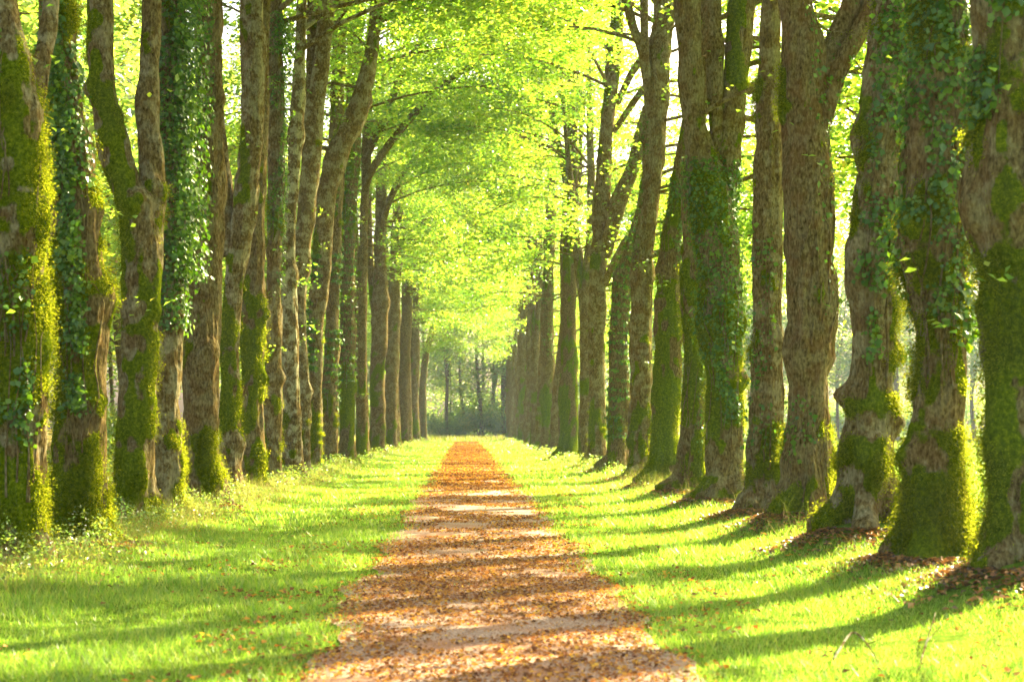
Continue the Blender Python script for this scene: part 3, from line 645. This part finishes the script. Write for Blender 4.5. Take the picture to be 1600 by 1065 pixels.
def patch(x0, x1, y0, y1, n, h, w_):
    x = rng.uniform(x0, x1, n); y = rng.uniform(y0, y1, n)
    clump = fbm(np.stack([x * 1.1, y * 1.1, x * 0], -1), 2, 41)
    md = np.min([np.hypot(x - m_[0], y - m_[1]) / m_[3] for m_ in mounds], 0)
    keep = (md > .78 + .35 * rng.random(n)) & (np.abs(x - PC) > path_half(y) + .16 * rng.normal(size=n)) & (np.abs(x) < .3 * y + 2.5) & (clump > -1.35 + .5 * rng.random(n))
    x, y = x[keep], y[keep]; xs.append(x); ys.append(y)
    hs.append(h * rng.uniform(.5, 1.25, len(x)) * (1 + .5 * clump[keep])); ws.append(w_ * rng.uniform(.7, 1.3, len(x)))
patch(-6, 6, 8.5, 16, 130000, .065, .007); patch(-6.5, 7, 16, 26, 130000, .075, .011)
patch(-6.5, 7.5, 26, 50, 110000, .085, .02); patch(-6, 6, 50, 100, 60000, .09, .04); patch(-6, 6, 100, 200, 40000, .10, .09)
patch(7, 40, 14, 70, 70000, .09, .045); patch(-30, -6.5, 24, 90, 40000, .10, .04)
n = 500; cx_ = PC + rng.normal(0, .16, n); cy_ = rng.choice([22, 23, 31, 38, 39, 47, 55, 16.5], n) + rng.normal(0, .6, n)   # tufts in the middle of the path
xs.append(cx_); ys.append(cy_); hs.append(rng.uniform(.03, .07, n)); ws.append(np.full(n, .012))
tag(blades(rng, *map(np.concatenate, (xs, ys, hs, ws)), GRASS, 'grass', .5), 'short bright green grass of the verges and meadow', 'grass')
# taller dry grass and weeds along the feet of the trunks
xs, ys, hs, ws = [], [], [], []
for sgn, y0, y1, n in ((-1, 15, 60, 42000), (1, 36, 70, 14000), (-1, 60, 190, 14000), (1, 70, 190, 11000), (1, 17, 36, 2500)):
    y = rng.uniform(y0, y1, n); x = sgn * (4.55 + rng.normal(0, .42, n) + (.15 if sgn > 0 else 0)); c = fbm(np.stack([x * .7, y * .7, x * 0], -1), 2, 8); kp = c > -.15
    f = np.clip(y / 40, .7, 3); xs.append(x[kp]); ys.append(y[kp]); hs.append((.08 + .36 * rng.random(n) ** 3)[kp] * (1 + .6 * c[kp])); ws.append((.0042 * f)[kp])
tag(blades(rng, *map(np.concatenate, (xs, ys, hs, ws)), DRY, 'tall_grass', .5, True), 'tall dry grass and weeds along the feet of the trunks', 'tall grass')
n = 9000; x = rng.uniform(-15, 15, n); y = rng.uniform(188, 220, n)
tag(blades(rng, x, y, rng.uniform(.25, .8, n), np.full(n, .07), DRY, 'meadow_grass', .3, True), 'rough tall grass in front of the wood at the path end', 'tall grass')

def litter(name, mat, parts, label):
    P, N, S = [], [], []
    for x, y, size, lift in parts:
        z = np.where(np.abs(x - PC) < path_half(y), .028, height(x, y)) + lift + .012 * rng.random(len(x))
        nr = rng.normal(0, .38, (len(x), 3)); nr[:, 2] = 1
        P.append(np.stack([x, y, z], 1)); N.append(nr); S.append(size * rng.uniform(.6, 1.25, len(x)))
    V, Q = leaves(np.concatenate(P), np.concatenate(N), np.concatenate(S), rng, .75, .16)
    return tag(build(name, V, Q, mat, None, False), label, 'fallen leaves', kind='stuff')
parts = []
def lit(x0, x1, y0, y1, n, size, lift=0, thr=-.35, hw_only=None):
    x = rng.uniform(x0, x1, n); y = rng.uniform(y0, y1, n)
    c = fbm(np.stack([x * 1.3, y * .9, x * 0], -1), 3, 61); kp = c > thr + .5 * rng.random(n)
    if hw_only: kp &= np.abs(x - PC) < path_half(y) + rng.normal(0, .12, n)
    parts.append((x[kp], y[kp], np.full(kp.sum(), size), lift))
lit(-1.3, 1.7, 9, 20, 19000, .042, 0, -.7, 1); lit(-1.3, 1.7, 20, 45, 20000, .052, 0, -.6, 1)
lit(-1.3, 1.7, 45, 90, 16000, .10, 0, -.9, 1); lit(-1.3, 1.7, 90, 178, 14000, .17, 0, -.9, 1)
lit(-1.2, 1.6, 9, 24, 22000, .017, 0, -2, 1); lit(-2.4, -1.0, 9, 45, 2600, .055, .035, -.2); lit(1.3, 2.5, 9, 45, 2400, .055, .035, -.2)
lit(-6, -1.5, 9, 40, 1500, .055, .05, -.1); lit(1.5, 7, 10, 40, 1700, .055, .05, -.1); lit(-6, 6, 40, 120, 2500, .09, .05, -.2)
litter('fallen_leaves', LITTER, parts, 'orange and brown autumn leaves scattered over the path and verges')
parts = []
for q, (mx, my, mh, mr) in enumerate(mounds):
    n = 2300 if q < 5 else 1100
    a = rng.uniform(0, 6.28, n); r = mr * (.5 + .6 * np.abs(rng.normal(0, .8, n)))
    x = mx + r * np.cos(a); y = my + r * np.sin(a); parts.append((x, y, np.full(n, .07 if my < 30 else .09), .01))
y = rng.uniform(16, 60, 9000); x = -4.9 + rng.normal(0, .7, 9000); parts.append((x, y, np.full(9000, .07), .01))
x = rng.uniform(-22, -5.5, 9000); y = rng.uniform(22, 80, 9000); parts.append((x, y, np.full(9000, .10), .0))
litter('leaf_litter', HEAP, parts, 'brown leaf litter heaped round the feet of the trunks')

# low broad-leaved weeds and brambles in a tangle along the trunk feet
P_, S_ = [], []
for sgn, y0, y1, n in ((-1, 15.5, 34, 13000), (-1, 34, 75, 11000), (1, 34, 80, 7000), (-1, 75, 185, 6000), (1, 80, 185, 6000)):
    y = rng.uniform(y0, y1, n); x = sgn * (4.75 + rng.normal(0, .40, n)); c = fbm(np.stack([x * 1.2, y * .8, x * 0], -1), 3, 19); kp = c > -.05
    top = np.clip(.12 + .42 * c, .05, .5); z = height(x, y) + top * rng.random(n) ** .7
    P_.append(np.stack([x, y, z], 1)[kp]); S_.append((rng.uniform(.03, .075, n) * np.clip(y / 35, .8, 2.5))[kp])
P_ = np.concatenate(P_); nr = rng.normal(0, .6, P_.shape); nr[:, 2] = .9
V, Q = leaves(P_, nr, np.concatenate(S_), rng, .6)
tag(build('weeds', V, Q, FLEAF, None, False), 'low tangle of leafy weeds and brambles between the trunk feet', 'weeds', kind='stuff')

# a fallen log behind the second and third trunks on the left
P = np.array([[-10.2, 30.9, .30], [-8.6, 30.7, .29], [-7.0, 30.6, .28], [-5.9, 30.5, .27]]); B = catmull(P, 40)
V, Q, N = tube(B, np.linspace(.27, .23, 40), 28, 5, .9, None, (), 0.0, .75); MK = tube.mask
lg = thing('fallen_log', (0, 0, 0), 'mossy fallen log lying behind the second and third trunks on the left', 'log')
la = Acc(); la.add(V, Q, MK); o = la.build('log', BARK, lg); o.color = (.75, .3, .4, 1)
for e in (0, -1):
    th = np.linspace(0, 2 * math.pi, 24, endpoint=False); ring = B[e] + np.stack([0 * th, np.cos(th), np.sin(th)], 1) * (.26 if e == 0 else .22)
    Vc = np.vstack([ring, ring * .5 + B[e] * .5, B[e][None]]); Qc = [[i_, (i_ + 1) % 24, 24 + (i_ + 1) % 24, 24 + i_] for i_ in range(24)] + [[24 + i_, 24 + i_ + 1, 24 + (i_ + 2) % 24, 48] for i_ in range(0, 24, 2)]
    build('cut_end', Vc, np.array(Qc), BARK, lg, False).color = (.1, .3, .6, 1)
# broken twigs in the grass at lower right
def twig(px, label):
    a = Acc(); dd = [F * CAMZ / (yy - CY) for _, yy, _ in px]
    main = np.array([[wx(x, d), d, h] for (x, y, h), d in zip(px, dd)])
    for k_ in range(len(main)): main[k_, 2] += hz(main[k_, 0], main[k_, 1])
    B = catmull(main, 14); V, Q, N = tube(B, np.linspace(.009, .004, 14), 6, 3, .8); a.add(V, Q)
    e = B[9] + [.10, .05, .06]; V, Q, N = tube(np.array([B[8], (B[8] + e) / 2, e]), np.array([.005, .004, .002]), 5); a.add(V, Q)
    return tag(a.build('fallen_twig', BARK), label, 'twig', 'broken twigs in the grass')
twig([(1302, 1032, .03), (1332, 1007, .10), (1358, 1022, .07), (1375, 1043, .03)], 'bent broken twig lying in the grass at lower right')
twig([(1436, 1046, .02), (1444, 1025, .06), (1462, 990, .13)], 'thin straight twig sticking up from the grass right of the bent one')

# ------------------------------------------------------------------ air
hm = bpy.data.materials.new('haze'); hm.use_nodes = True; ht = hm.node_tree; ht.nodes.clear()
ho = ht.nodes.new('ShaderNodeOutputMaterial'); pv = ht.nodes.new('ShaderNodeVolumePrincipled')
pv.inputs['Color'].default_value = (.62, .82, 1, 1); pv.inputs['Density'].default_value = .00014; pv.inputs['Anisotropy'].default_value = .35
ht.links.new(pv.outputs[0], ho.inputs['Volume'])
hx, hy0, hy1, hb, ht_ = 120.0, -12.0, 330.0, -1.2, 36.0
V = np.array([[x, y, z] for z in (hb, ht_) for y in (hy0, hy1) for x in (-hx, hx)])
tag(build('haze', V, np.array([[0, 2, 3, 1], [4, 5, 7, 6], [0, 1, 5, 4], [2, 6, 7, 3], [0, 4, 6, 2], [1, 3, 7, 5]]), hm, None, False), 'pale sunlit haze hanging between the trees', 'haze', kind='stuff')
